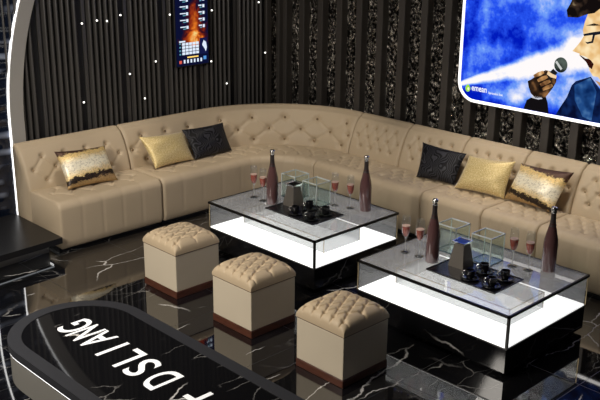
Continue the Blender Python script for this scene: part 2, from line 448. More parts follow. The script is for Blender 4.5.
def button(name, r, m):
    if (r, m.name) not in BUTM:
        o = B().lathe([(0, -.004), (r, -.003), (r*.95, .002), (r*.6, .005), (0, .006)], 10).build('button', m, None, True)
        BUTM[(r, m.name)] = o.data; bpy.data.objects.remove(o)
    return BUTM[(r, m.name)]
TB = [0]
for a, c in zip(BACKP, BACKP[1:]): TB.append(TB[-1]+math.dist(a, c))
TS = [0]
for a, c in zip(SEATP, SEATP[1:]): TS.append(TS[-1]+math.dist(a, c))
def tz(z): return min((abs(p[1]-z), t) for p, t in zip(BACKP, TB) if p[0] > .03)[1]
def td(d): return min((abs(p[0]-d), t) for p, t in zip(SEATP, TS) if p[1] > .42)[1]
def sofa_module(label, path, s0, s1, brow, blink, srow, slink, big=False, group='tan sofa sections'):
    p0, _ = path((s0+s1)/2, .4); base = Vector((p0.x, p0.y, 0))
    t = thing('sofa_section', label, 'sofa', base, 0, group)
    amp = .036 if not big else .036
    bk, at = tufted('backrest', path, s0+.003, s1-.003, BACKP, brow, LEA, t, amp, .021 if not big else .034, .013 if big else .011, base, (tz(.80), tz(.40)), .0125 if not big else .016, blink, .012)
    for (s, tt) in brow:
        pos, nv = at(s, tt)
        o = link('button', button('button', .010 if not big else .013, STUD if big else BUT), None, bk)
        o.location = pos-nv*(amp*.62-.012); o.rotation_euler = nv.to_track_quat('Z', 'Y').to_euler()
    tl = min((abs(p[1]-.12), t_) for p, t_ in zip(SEATP, TS) if p[0] > .74)[1]; row3 = max(q[1] for q in srow)
    slink = slink+[(q[0], q[1], q[0], tl, .28) for q in srow if abs(q[1]-row3) < .005]
    st, at = tufted('seat', path, s0+.003, s1-.003, SEATP, srow, LEA, t, .034, .022, .013, base, (td(.285), tl+.03), .0125 if not big else .016, slink, .010)
    for (s, tt) in srow:
        pos, nv = at(s, tt)
        o = link('button', button('button', .008, BUT), None, st)
        o.location = pos-nv*.016; o.rotation_euler = nv.to_track_quat('Z', 'Y').to_euler()
    # dark recessed plinth under the seat
    n = max(2, int((s1-s0)/.06)); V = []; F = []
    for i in range(n+1):
        s = s0+.01+(s1-s0-.02)*i/n
        for d, z in ((.05, 0), (.70, 0), (.70, .05), (.05, .062)):
            q, _ = path(s, d); V.append(q+Vector((0, 0, z))-base)
    for i in range(n):
        for j in range(4): F.append((4*i+j, 4*i+(j+1) % 4, 4*i+4+(j+1) % 4, 4*i+4+j))
    F += [(0, 1, 2, 3), tuple(4*n+j for j in (3, 2, 1, 0))]
    mesh('plinth', V, F, BLACKM, t)
    return t
def grid_rows(s0, s1, pitch, ts, margin):
    """staggered rows of buttons and the folds that join them"""
    rows = []
    n = max(1, round((s1-s0-2*margin)/pitch))
    for k, t in enumerate(ts):
        ps = [s0+margin+pitch_*i for pitch_ in [(s1-s0-2*margin)/n] for i in range(n+1)]
        if k % 2 == 0: ps = [(a+c)/2 for a, c in zip(ps, ps[1:])]
        rows.append([(p, t) for p in ps])
    lk = []
    for a, c in zip(rows, rows[1:]):
        for p in a:
            for q in c:
                if abs(p[0]-q[0]) < pitch*.75: lk.append((*p, *q))
    return [p for r in rows for p in r], lk
# left end section
br, bl = grid_rows(0, 1.06, .235, [tz(.70), tz(.60), tz(.50)], .09)
sr, sl = grid_rows(0, 1.06, .21, [td(.34), td(.46), td(.58)], .12)
sofa_module('tan leather tufted sofa section at the far left end, beside the low black platform', left_path(3.56), 0, 1.06, br, bl, sr, sl)
# long curved section
L1 = CY-Y1
zt, zm, zl = tz(.71), tz(.60), tz(.49)
br, bl = grid_rows(0, L1-.02, .24, [zt, zm, zl], .06)
sc_ = [L1+.18+.325*i for i in range(4)]
mid_ = [L1+.02+.325*i for i in range(5)]
b2 = [(s, zt) for s in sc_]+[(s, zm) for s in mid_]+[(s, zl) for s in sc_]
br = [p for p in br if p[0] < L1-.10]
e0 = CORNER_LEN
b3 = [(e0-.12, zt), (e0-.12, zl), (e0-.06, zm)]
b2 = [p for p in b2 if p[0] < e0-.17]
allb = br+b2+b3
lk = []
for i, p in enumerate(allb):
    for q in allb[i+1:]:
        if abs(p[1]-q[1]) > .04 and abs(p[1]-q[1]) < .17 and abs(p[0]-q[0]) < .19: lk.append((*p, *q))
sr, sl = grid_rows(0.03, e0-.03, .23, [td(.36), td(.48), td(.60)], .08)
sofa_module('long curved tan leather tufted sofa section turning the corner of the room', corner_path, 0, e0, allb, lk, sr, sl, True)
seams = [-6.06, -5.40, -4.725, -4.08, -3.545, -2.89]
names = ['tan tufted sofa section between the curved corner section and the black cushion',
         'tan tufted sofa section with the black cushion leaning at its right end',
         'tan tufted sofa section with the plain gold cushion leaning on it',
         'narrow tan tufted sofa section with the gold sequin cushion leaning on it',
         'tan tufted sofa section cut off by the right edge, below the big screen']
for a, c, nm in zip(seams, seams[1:], names):
    w = c-a
    br, bl = grid_rows(0, w, .118, [tz(.72), tz(.63), tz(.54)], .075)
    sr, sl = grid_rows(0, w, .13, [td(.33), td(.42), td(.51), td(.60)], .09)
    sofa_module(nm, right_path(a), 0, w, br, bl, sr, sl)

# ------------------------------------------------------------------ cushions
def cushion(name, label, c, m, thick, cat='cushion', group=None):
    """c: bottom-left, bottom-right, top-right, top-left as seen from the front"""
    c = [Vector(p) for p in c]; mid = sum(c, Vector())/4; c = [mid+(p-mid)*1.05+Vector((0, 0, .006)) for p in c]
    nv = (c[1]-c[0]).cross(c[3]-c[0]).normalized()
    n = 28; V = []; F = []; uv = []
    for sd in (1, -1):
        for i in range(n+1):
            for j in range(n+1):
                u, v = i/n, j/n
                pu = u+(.5-u)*.06*(4*v*(1-v))**.8*abs(2*u-1)**2 if True else u
                pv = v+(.5-v)*.07*(4*u*(1-u))**.8*abs(2*v-1)**2
                p = c[0]*(1-pu)*(1-pv)+c[1]*pu*(1-pv)+c[2]*pu*pv+c[3]*(1-pu)*pv
                h = ((1-abs(2*u-1)**2.4)*(1-abs(2*v-1)**2.4))**.6
                wr = .004*math.sin(9*u+4*v)+.003*math.sin(15*v-7*u)
                V.append(p+nv*sd*(thick/2*h+.003+wr*h)-mid); uv.append((u, v))
    N1 = (n+1)**2
    for sd in (0, 1):
        for i in range(n):
            for j in range(n):
                a = sd*N1+i*(n+1)+j; F.append((a, a+n+1, a+n+2, a+1))
    ring = [i*(n+1) for i in range(n+1)]+[n*(n+1)+j for j in range(1, n+1)]+[i*(n+1)+n for i in range(n-1, -1, -1)]+[j for j in range(n-1, 0, -1)]
    for a, b_ in zip(ring, ring[1:]+ring[:1]): F.append((a, b_, N1+b_, N1+a))
    o = mesh(name, V, F, m, None, True, uv); o.location = mid
    return tag(o, label, cat, group)
G1 = 'cushions along the sofa'
cushion('sequin_cushion', 'gold and dark brown sequin cushion on the left end sofa section', [(-6.825, 3.822, .455), (-6.79, 4.284, .455), (-7.03, 4.32, .705), (-7.03, 3.835, .738)], sequins(False), .13, group=G1)
cushion('gold_cushion', 'plain gold cushion on the left sofa run, beside a black cushion at its right', [(-6.845, 4.76, .455), (-6.86, 5.205, .455), (-7.03, 5.212, .688), (-7.03, 4.72, .722)], cloth_gold(), .14, group=G1)
cushion('black_cushion', 'black patterned cushion on the left sofa run, right of a gold cushion', [(-6.845, 5.235, .455), (-6.87, 5.697, .455), (-7.03, 5.717, .698), (-7.03, 5.224, .707)], cloth_black(), .12, group=G1)
cushion('black_cushion', 'black line-patterned cushion on the right sofa run, left of a gold cushion', [(-5.01, 6.38, .455), (-4.64, 6.43, .455), (-4.625, 6.56, .711), (-5.10, 6.56, .72)], cloth_black(), .12, group=G1)
cushion('gold_cushion', 'plain gold cushion on the right sofa run, between black and sequin cushions', [(-4.57, 6.375, .455), (-4.106, 6.425, .455), (-4.107, 6.55, .747), (-4.55, 6.53, .713)], cloth_gold(), .14, group=G1)
cushion('sequin_cushion', 'gold and black sequin cushion on the right sofa run, below the big screen', [(-4.094, 6.438, .455), (-3.627, 6.406, .455), (-3.555, 6.55, .772), (-4.027, 6.55, .747)], sequins(True), .13, group=G1)

# ------------------------------------------------------------------ coffee tables
TW, TD, TZ, TB_ = 1.27, .968, .433, .2136
def coffee_table(x, y, label):
    t = thing('coffee_table', label, 'table', (x, y, 0), 0, 'lit glass coffee tables')
    b = B().box(0.0, 0.0, .03, TW, TD, TB_-.012, .003, 1); b.build('base', MARB, t)
    B().box(.05, .05, 0, TW-.05, TD-.05, .03).build('plinth', BLACKM, t)
    o = B().box(.006, .006, TB_-.012, TW-.006, TD-.006, TB_).build('light_panel', PANEL, t); o['label'] = 'glowing white panel'
    B().box(0, 0, TZ-.012, TW, TD, TZ).build('glass_top', GL_TOP, t)
    B().box(.006, .002, TB_, TW-.006, .008, TZ-.012).build('glass_side', GL_SIDE, t)
    B().box(TW-.008, .008, TB_, TW-.002, TD-.008, TZ-.012).build('glass_side', GL_SIDE, t)
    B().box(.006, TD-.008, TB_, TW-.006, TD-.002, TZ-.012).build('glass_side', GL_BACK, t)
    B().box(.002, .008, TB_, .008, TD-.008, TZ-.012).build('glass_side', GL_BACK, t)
    b = B(); r = .007
    for (x0, y0, x1, y1) in ((0, 0, TW, 0), (TW, 0, TW, TD), (TW, TD, 0, TD), (0, TD, 0, 0)):
        b.box(min(x0, x1)-r, min(y0, y1)-r, TZ-.016, max(x0, x1)+r, max(y0, y1)+r, TZ+.002)
        b.box(min(x0, x1)-.003, min(y0, y1)-.003, TB_-.016, max(x0, x1)+.003, max(y0, y1)+.003, TB_-.008)
    b.build('frame', DARKMET, t)
    for px, py in ((0, 0), (TW, 0), (TW, TD), (0, TD)):
        m = DARKMET if (px, py) == (TW, 0) else GOLD
        w = .008 if m is DARKMET else .0028
        o = B().box(px-w, py-w, TB_-.01, px+w, py+w, TZ-.016).build('corner_post', m, t)
        if m is GOLD: o['label'] = 'thin gold corner post'
    bx0, by0, bx1, by1, bz = .13, .275, 1.10, .695, .33
    ib = B()
    ib.box(bx0, by0, TB_, bx0+.005, by1, bz).box(bx1-.005, by0, TB_, bx1, by1, bz).box(bx0, by0, TB_, bx1, by0+.005, bz).box(bx0, by1-.005, TB_, bx1, by1, bz).box(bx0, by0, bz-.005, bx1, by1, bz)
    ib = ib.build('inner_box', GL_BOX, t); ib['label'] = 'frosted glass inner box'
    g = B(); q = .0018
    for z in (bz,):
        for (x0, y0, x1, y1) in ((bx0, by0, bx1, by0), (bx1, by0, bx1, by1), (bx1, by1, bx0, by1), (bx0, by1, bx0, by0)):
            g.box(min(x0, x1)-q, min(y0, y1)-q, z-q, max(x0, x1)+q, max(y0, y1)+q, z+q)
    for px, py in ((bx0, by0), (bx1, by0), (bx1, by1), (bx0, by1)): g.box(px-q, py-q, TB_, px+q, py+q, bz)
    g.build('gold_edging', GOLD, ib)
    return t
T1 = (-5.787, 4.55); T2 = (-4.042, 4.518)
coffee_table(*T1, 'far glowing glass-topped coffee table, left of the two, nearer the curved sofa corner')
coffee_table(*T2, 'near glowing glass-topped coffee table, right of the two, cut close to the right edge')
ZT = TZ+.0025
# things on the tables ---------------------------------------------------------
def tray(x, y, w, d, label):
    t = thing('tray', label, 'tray', (x, y, ZT), 0, 'black trays')
    B().box(0, 0, 0, w, d, .007, .002, 1).build('plate', TRAY, t)
    b = B()
    b.box(0, 0, .007, w, .008, .011).box(0, d-.008, .007, w, d, .011).box(0, 0, .007, .008, d, .011).box(w-.008, 0, .007, w, d, .011)
    b.build('rim', BLACKM, t)
    return t
tray(-5.325, 4.775, .56, .355, 'flat black tray on the far coffee table')
tray(-3.592, 4.722, .57, .345, 'flat black tray on the near coffee table')
def make_bottle(label):
    t = thing('champagne_bottle', label, 'bottle', (0, 0, 0), 0, 'rose champagne bottles')
    B().lathe([(0, 0), (.046, 0), (.050, .006), (.050, .20), (.047, .235), (.036, .285), (.024, .335), (.0175, .37), (.0170, .38), (0, .38)], 28).build('body', BOTTLE, t, 'sharp')
    B().lathe([(.0262, .328), (.0215, .348), (.0185, .372), (.0175, .43), (.0175, .436), (.0, .436)], 20).build('neck_foil', FOIL, t, 'sharp')
    o = B().lathe([(.0165, .425), (.0195, .428), (.0195, .437), (.017, .44), (.021, .447), (.0225, .458), (.018, .468), (0, .470)], 20).build('cork_cap', SILVER, t, True); o['label'] = 'silver cork cap'
    return t
def make_flute(label):
    t = thing('champagne_flute', label, 'glass', (0, 0, 0), 0, 'champagne flutes')
    B().lathe([(0, 0), (.033, 0), (.034, .003), (.012, .007), (.005, .011), (.0, .012)], 24).build('foot', GL_DK, t, True)
    B().lathe([(.0045, .008), (.004, .05), (.0045, .10), (.008, .115)], 12).build('stem', GL_STEM, t, True)
    B().lathe([(.006, .11), (.018, .128), (.028, .16), (.032, .20), (.031, .24), (.027, .283), (.0262, .283), (.030, .24), (.031, .20), (.027, .16), (.017, .13), (0, .116)], 24).build('bowl', GL_CLEAR, t, True)
    w = B().lathe([(0, .119), (.0155, .131), (.0258, .16), (.0285, .19), (.0295, .205), (0, .205)], 24).build('wine', WINE, t, 'sharp')
    o = B().lathe([(0, .205), (.0294, .205), (.0295, .210), (0, .211)], 20).build('foam', FOAM, w, 'sharp')
    return t
GL_DK = glass('flute_foot_glass', .7, (.02, .02, .02), ior=1.6)  # near-black veil stands in for the dark reflection in the foot
def make_cube(label):
    t = thing('glass_box', label, 'glass box', (0, 0, 0), 0, 'clear glass boxes')
    w, h, q = .082, .205, .0035
    B().box(-w, -w, 0, w, w, .006).build('base', GL_CUBE, t)
    for (x0, y0, x1, y1) in ((-w, -w, w, -w+.004), (-w, w-.004, w, w), (-w, -w, -w+.004, w), (w-.004, -w, w, w)):
        B().box(x0, y0, .006, x1, y1, h-q).build('pane', GL_CUBE, t)
    b = B(); d = B()
    for (x0, y0, x1, y1) in ((-w, -w, w, -w), (w, -w, w, w), (w, w, -w, w), (-w, w, -w, -w)):
        b.box(min(x0, x1)-q, min(y0, y1)-q, h-q, max(x0, x1)+q, max(y0, y1)+q, h+q)
        d.box(min(x0, x1)-q, min(y0, y1)-q, 0, max(x0, x1)+q, max(y0, y1)+q, 2*q)
    for px, py in ((-w, -w), (w, -w), (w, w), (-w, w)): b.box(px-q*.8, py-q*.8, 2*q, px+q*.8, py+q*.8, h)
    b.build('edge_frame', GL_EDGE, t); d.build('bottom_frame', GL_DKEDGE, t)
    return t
CADM = mat('grey_caddy_metal', (.20, .18, .155), .38, .55)
def make_caddy(label):
    t = thing('napkin_holder', label, 'napkin holder', (0, 0, 0), 0, 'tapered grey napkin holders')
    def fr_(a, c, z0, z1): return [(-a, -a, z0), (a, -a, z0), (a, a, z0), (-a, a, z0), (-c, -c, z1), (c, -c, z1), (c, c, z1), (-c, c, z1)]
    Q = [(0, 1, 5, 4), (1, 2, 6, 5), (2, 3, 7, 6), (3, 0, 4, 7)]
    mesh('body', fr_(.064, .039, 0, .165), Q+[(3, 2, 1, 0), (4, 5, 6, 7)], CADM, t)
    V = fr_(.039, .053, .165, .188)+fr_(.036, .049, .166, .188)
    F = Q+[tuple(8+i for i in f[::-1]) for f in Q]+[(4+i, 4+(i+1) % 4, 12+(i+1) % 4, 12+i) for i in range(4)]
    o = mesh('rim', V, F, SILVER, t); o['label'] = 'silver flared rim'
    mesh('liner', fr_(.035, .046, .167, .184), Q+[(3, 2, 1, 0), (4, 5, 6, 7)], BLACK, t)
    return t
def make_cup(label):
    t = thing('cup_and_saucer', label, 'cup', (0, 0, 0), 0, 'black cups on saucers')
    B().lathe([(0, 0), (.035, 0), (.055, .008), (.066, .014), (.066, .017), (.05, .012), (.03, .006), (0, .006)], 28).build('saucer', BLACK, t, True)
    B().lathe([(0, .008), (.02, .008), (.026, .015), (.031, .035), (.031, .070), (.028, .070), (.027, .03), (.018, .018), (0, .018)], 24).build('cup', BLACK, t, 'sharp')
    b = B(); pts = [(-.030, .060), (-.045, .060), (-.052, .048), (-.048, .034), (-.032, .027)]
    for p, q in zip(pts, pts[1:]): b.bar((p[0]*.8, p[0]*.6, p[1]), (q[0]*.8, q[0]*.6, q[1]), .0042)
    o = b.build('handle', SILVER, t, True); o['label'] = 'silver handle'
    return t
SP = {
 'bottle': (make_bottle, [((-5.391, 4.915), 0, 'pink champagne bottle on the far table, left of the tray behind two flutes'),
                          ((-4.739, 5.36), .7, 'pink champagne bottle at the back right corner of the far table'),
                          ((-3.662, 4.88), 1.5, 'pink champagne bottle on the near table, left of the grey napkin holder'),
                          ((-3.005, 5.346), 2.1, 'pink champagne bottle at the back right corner of the near table')]),
 'flute': (make_flute, [((-5.619, 4.909), 0, 'filled champagne flute on the far table, leftmost of its left pair'),
                        ((-5.495, 4.903), 0, 'filled champagne flute on the far table, touching the left bottle in view'),
                        ((-4.995, 5.264), 0, 'filled champagne flute on the far table, right beside the glass boxes'),
                        ((-4.858, 5.306), 0, 'filled champagne flute on the far table, next to the right bottle'),
                        ((-3.905, 4.873), 0, 'filled champagne flute at the left corner of the near table'),
                        ((-3.786, 4.887), 0, 'filled champagne flute on the near table, next to the left bottle'),
                        ((-3.219, 5.223), 0, 'filled champagne flute on the near table, right beside the glass boxes'),
                        ((-3.101, 5.243), 0, 'filled champagne flute on the near table, next to the right bottle')]),
 'cube': (make_cube, [((-5.40, 5.19), 0, 'clear glass box on the far table, directly behind the napkin holder'),
                      ((-5.125, 5.175), 0, 'clear glass box on the far table, right one of the pair'),
                      ((-3.70, 5.17), 0, 'clear glass box on the near table, left one of the pair'),
                      ((-3.405, 5.18), 0, 'clear glass box on the near table, right one of the pair')]),
 'caddy': (make_caddy, [((-5.225, 5.005), 0, 'tapered grey napkin holder standing on the far table tray'),
                        ((-3.465, 4.955), 0, 'tapered grey napkin holder standing on the near table tray')]),
 'cup': (make_cup, [((-5.041, 4.85), 0, 'black cup and saucer on the far tray, left front beside the napkin holder'),
                    ((-5.05, 5.02), 0, 'black cup and saucer on the far tray, back one'),
                    ((-4.86, 4.85), 0, 'black cup and saucer on the far tray, front one'),
                    ((-4.86, 5.02), 0, 'black cup and saucer on the far tray, rightmost'),
                    ((-3.275, 4.80), 0, 'black cup and saucer on the near tray, left front beside the napkin holder'),
                    ((-3.275, 4.965), 0, 'black cup and saucer on the near tray, back one'),
                    ((-3.10, 4.80), 0, 'black cup and saucer on the near tray, front one'),
                    ((-3.105, 4.965), 0, 'black cup and saucer on the near tray, rightmost')]),
}
for kind, (mk, lst) in SP.items():
    src = None
    for (px, py), rz, lab in lst:
        if src is None: src = o = mk(lab)
        else: o = copy_tree(src); o['label'] = lab
        z = ZT+(.0075 if kind in ('caddy', 'cup') else 0)
        o.location = (px, py, z); o.rotation_euler = (0, 0, rz)
# ------------------------------------------------------------------ ottomans
OW = .42
def make_ottoman(label):
    t = thing('ottoman', label, 'ottoman', (0, 0, 0), 0, 'tufted cube ottomans')
    B().box(.003, .003, .055, OW-.003, OW-.003, .346, .006, 2).build('body', LEA_O, t)
    B().box(0, 0, 0, OW, OW, .055, .003, 1).build('base', WOOD, t).__setitem__('label', 'red-brown wooden base')
    n = 88; H = .080; V = []; F = []
    btn = []
    for k in range(5):
        m_ = 4 if k % 2 else 5
        for i in range(m_):
            btn.append((OW*(.5+(i-(m_-1)/2)*.19), OW*(.5+(k-2)*.19)))
    lk = [(p, q) for i, p in enumerate(btn) for q in btn[i+1:] if .03 < math.dist(p, q) < OW*.24 and abs(p[1]-q[1]) > .03]
    for p in btn:       # folds that run out over the edge
        for dx, dy, cond in ((-1, 0, p[0] < OW*.16), (1, 0, p[0] > OW*.84), (0, -1, p[1] < OW*.16), (0, 1, p[1] > OW*.84)):
            if cond: lk.append((p, (p[0]+dx*.06, p[1]+dy*.06)))
    def hgt(x, y):
        u, v = abs(2*x/OW-1), abs(2*y/OW-1)
        h = H*(max(0, 1-u**5)*max(0, 1-v**5))**.42
        e = 0
        for p in btn:
            r = math.hypot(x-p[0], y-p[1])
            if r < .08: e = max(e, .030*math.exp(-(r/.015)**2))
        for p, q in lk:
            dx, dy = q[0]-p[0], q[1]-p[1]; f = max(0, min(1, ((x-p[0])*dx+(y-p[1])*dy)/(dx*dx+dy*dy)))
            r = math.hypot(x-p[0]-f*dx, y-p[1]-f*dy)
            if r < .04: e = max(e, .015*math.exp(-(r/.0055)**2))
        return max(.0, h-e*min(1, h/H*1.4)+.004*h/H)
    g = [OW*(.5-.5*math.cos(math.pi*i/n))*.5+OW*i/n*.5 for i in range(n+1)]
    for i in range(n+1):
        for j in range(n+1):
            h = hgt(g[i], g[j]); V.append((g[i], g[j], .372+h))
    for i in range(n):
        for j in range(n):
            a = i*(n+1)+j; F.append((a, a+n+1, a+n+2, a+1))
    ring = [i*(n+1) for i in range(n+1)]+[n*(n+1)+j for j in range(1, n+1)]+[i*(n+1)+n for i in range(n-1, -1, -1)]+[j for j in range(n-1, 0, -1)]
    k0 = len(V)
    for a in ring: V.append((V[a][0], V[a][1], .352))
    m_ = len(ring)
    for k in range(m_): F.append((ring[k], ring[(k+1) % m_], k0+(k+1) % m_, k0+k))
    F.append(tuple(range(k0, k0+m_)))
    o = mesh('cushion', V, F, LEA_C, t, True); o.data.set_sharp_from_angle(angle=math.radians(60))
    B().box(.004, .004, .344, OW-.004, OW-.004, .354).build('seam', mat('brown_piping', (.10, .05, .03), .5), t)
    return t
o1 = make_ottoman('cream cube ottoman farthest left, in front of the far coffee table'); o1.location = (-5.566, 3.716, 0)
for x, y, lab in ((-4.692, 3.699, 'cream cube ottoman in the middle of the row of three'), (-3.80, 3.670, 'cream cube ottoman nearest the viewer, in front of the near coffee table')):
    o = copy_tree(o1); o.location = (x, y, 0); o['label'] = lab

# ------------------------------------------------------------------ low oval bar table in front
def stadium(x0, x1, yc, r, n=24):
    pts = [(x0+r-r*math.sin(math.pi*i/n), yc+r*math.cos(math.pi*i/n)) for i in range(n+1)]
    return pts+[(x1-r+r*math.sin(math.pi*i/n), yc-r*math.cos(math.pi*i/n)) for i in range(n+1)]
BX0, BX1, BY, BZ = -4.90, -1.6, 2.515, .40
bt = thing('display_table', 'long oval black marble table with white lettering, front left', 'table', (BX0, BY, 0))
o_, i_ = stadium(BX0, BX1, BY, .425), stadium(BX0+.08, BX1-.08, BY, .345)
n = len(o_)
V = [(*p, BZ) for p in o_]+[(*p, BZ) for p in i_]+[(*p, BZ-.05) for p in o_]+[(*p, BZ-.05) for p in i_]
F = []
for k in range(n):
    q = (k+1) % n
    F += [(k, q, n+q, n+k), (2*n+k, 3*n+k, 3*n+q, 2*n+q), (k, 2*n+k, 2*n+q, q), (n+k, n+q, 3*n+q, 3*n+k)]
put(mesh('rim', V, F, GREYMET, bt))
put(B().prism(i_, 'z', BZ-.05, BZ-.003).build('top', MARBTOP, bt))
put(B().prism(stadium(BX0+.008, BX1-.008, BY, .417), 'z', .15, BZ-.056).build('side_panel', SIDEMET, bt))
put(B().prism(stadium(BX0+.002, BX1-.002, BY, .423), 'z', BZ-.056, BZ-.05).build('light_strip', LED, bt))
put(B().prism(stadium(BX0+.12, BX1-.12, BY, .305), 'z', 0, .15).build('plinth', BLACKM, bt))
# lettering, read from the sofa side
fontchars = [('G', -4.485, .115), ('N', -4.375, .105), ('A', -4.24, .13), ('I', -4.125, .03), ('L', -3.945, .105), ('S', -3.785, .115), ('D', -3.6, .125), ('F', -3.345, .095), ('O', -3.11, .16)]
for ch, xs, w in fontchars:
    cu = bpy.data.curves.new('t', 'FONT'); cu.body = ch; cu.size = 1; cu.offset = .012; cu.resolution_u = 6; cu.fill_mode = 'FRONT'
    to = bpy.data.objects.new('t', cu); COL.objects.link(to)
    dg = bpy.context.evaluated_depsgraph_get(); me = bpy.data.meshes.new_from_object(to.evaluated_get(dg))
    xs_ = [v.co.x for v in me.vertices]; ys_ = [v.co.y for v in me.vertices]
    x0, x1, y0, y1 = min(xs_), max(xs_), min(ys_), max(ys_)
    V = []
    for v in me.vertices:
        u = (v.co.x-x0)/(x1-x0); h = (v.co.y-y0)/(y1-y0)
        V.append((xs-u*w if ch != 'I' else xs-u*.028, 2.632-h*.222, BZ-.002))
    F = [tuple(p.vertices) for p in me.polygons]
    bpy.data.objects.remove(to); bpy.data.meshes.remove(me)
    put(mesh('letter', V, F, WHITE, bt)).__setitem__('label', 'white capital letter '+ch)

# ------------------------------------------------------------------ wall lights among the ribs
def make_star(label):
    t = thing('wall_light', label, 'wall light', (0, 0, 0), 0, 'small crystal lights on the left wall')
    b = B().lathe([(0, 0), (.008, 0), (.008, .014), (0, .014)], 10).build('mount', DARKMET, t, 'sharp')
    o = B().lathe([(0, .014), (.007, .017), (.009, .022), (.006, .030), (0, .032)], 8).build('crystal', mat('lit_crystal', (1, 1, 1), .1, emit=(1, .97, .9), estr=2.5), t)
    return t
stars = [(4.361, 1.792, 'leftmost of the upper row'), (4.518, 1.806, 'second in the upper row from the left'), (4.624, 1.793, 'third in the upper row, close right of the second'),
         (4.773, 1.836, 'fourth and highest of the upper row, left of the portrait screen'), (5.338, 1.797, 'just left of the portrait screen, near its top'),
         (5.151, 1.36, 'lower left of the portrait screen, closest to it'), (4.845, 1.274, 'mid-wall above the left gold cushion'),
         (4.328, 1.072, 'lowest on the left, above the sequin cushion'), (5.004, 1.014, 'low, above the gold cushion on the left'),
         (5.861, 1.80, 'just right of the portrait screen, near its top'), (6.495, 1.838, 'high and near the room corner'),
         (6.041, 1.028, 'low, above the black cushion on the left'), (5.84, 1.284, 'at the lower right corner of the portrait screen'),
         (6.585, 1.295, 'at the room corner, where the ribs end')]
src = None
for y, z, w in stars:
    lab = 'crystal wall light, '+w
    if src is None: src = o = make_star(lab)
    else: o = copy_tree(src); o['label'] = lab
    o.location = (XL+.040, y, z); o.rotation_euler = (0, math.pi/2, 0)

# ------------------------------------------------------------------ portrait touch screen on the left wall
def emis(name, col, s=1.0):
    m = bpy.data.materials.new(name); m.use_nodes = True; nt = m.node_tree; nt.nodes.remove(P(m))
    e = N(m, 'ShaderNodeEmission'); e.inputs[0].default_value = (*col, 1); e.inputs[1].default_value = s
    L(m, e.outputs[0], nt.nodes['Material Output'].inputs[0]); return m, e
tv = thing('touch_screen', 'portrait song-selection touch screen on the ribbed left wall', 'screen', (XL+.05, 5.59, 1.28))
TH = .80; HW = .20
B().box(-.01, -HW-.015, -.012, .03, HW+.015, TH+.02, .004, 1).build('bezel', BLACKM, tv)
def tvbg():
    m, e = emis('touch_screen_glow', (1, 1, 1), .9)
    co = objco(m); sp = N(m, 'ShaderNodeSeparateXYZ'); L(m, co, sp.inputs[0])
    n = N(m, 'ShaderNodeTexNoise', Scale=7.0, Detail=4.0, Distortion=1.5); L(m, co, n.inputs['Vector'])
    ax = mth(m, 'MULTIPLY', mth(m, 'ABSOLUTE', mth(m, 'SUBTRACT', sp.outputs[1], .03)), 3.2)
    f = mth(m, 'SUBTRACT', mth(m, 'ADD', n.outputs[0], .12), ax)
    az = mth(m, 'SUBTRACT', sp.outputs[2], .24); f = mth(m, 'ADD', f, mth(m, 'SUBTRACT', .2, mth(m, 'MULTIPLY', mth(m, 'ABSOLUTE', az), 1.1)))
    lo = mth(m, 'MULTIPLY', mth(m, 'MAXIMUM', mth(m, 'SUBTRACT', .22, sp.outputs[2]), 0.0), 6.0); f = mth(m, 'SUBTRACT', f, lo)
    L(m, ramp(m, f, [(.18, (.004, .006, .035)), (.36, (.05, .006, .012)), (.50, (.30, .03, .008)), (.66, (.9, .22, .02)), (.82, (1, .75, .25))]), e.inputs[0])
    return m
dsp = B().box(.03, -HW, 0, .032, HW, TH).build('display', tvbg(), tv)
mW = emis('menu_white', (.75, .85, 1), 1.0)[0]; mT = emis('menu_teal', (.12, .35, .45), .9)[0]; mN = emis('menu_navy', (.01, .015, .09), .7)[0]
mR = emis('menu_red', (.8, .12, .08), .9)[0]; mO = emis('menu_orange', (1, .65, .15), 1.2)[0]; mB = emis('menu_blue', (.1, .35, .8), .9)[0]
def pane(name, m, rects, x=.0322, t=.001):
    b = B()
    for (a, c, z0, z1) in rects: b.box(x, a, z0, x+t, c, z1)
    return b.build(name, m, dsp)
rows = [(-.145, -.06), (.075, .15)]
W_, T_ = [], []
for k in range(5):
    z = .36+.066*k
    W_ += [(-.145, -.075, z+.02, z+.03), (.085, .125, z+.02, z+.032)]; T_ += [(-.11, -.075, z, z+.01), (.10, .125, z, z+.012)]
    W_ += [(-.07, -.045, z+.005, z+.034), (.135, .16, z+.004, z+.034)]
for q in W_: pane('song_entry', mW, [q])
for q in T_: pane('song_entry', mT, [q])
pane('keypad', mW, [(-.13+.043*i, -.13+.043*i+.036, .11+.031*j, .11+.031*j+.025) for i in range(5) for j in range(4)]+[(-.165, -.09, .235, .25)])
pane('keypad', mT, [(-.165, -.145, .11+.035*j, .125+.035*j) for j in range(4)])
pane('picture', mN, [(.09, .185, .10, .26)])
B().prism([(.14, .235), (.17, .215), (.18, .16), (.165, .12), (.15, .15), (.12, .19)], 'x', .0334, .0342).build('picture', mW, dsp)
pane('icon', mR, [(-.17, -.14, .025, .055)]); pane('icon', mB, [(.135, .17, .04, .075)])
pane('icon', mW, [(-.115+.042*k, -.095+.042*k, .025, .06) for k in range(6)]); pane('caption', mO, [(-.07, .07, .075, .088)])
pane('caption', mO, [(-.08, .16, .76, .79), (.05, .14, .73, .75)])

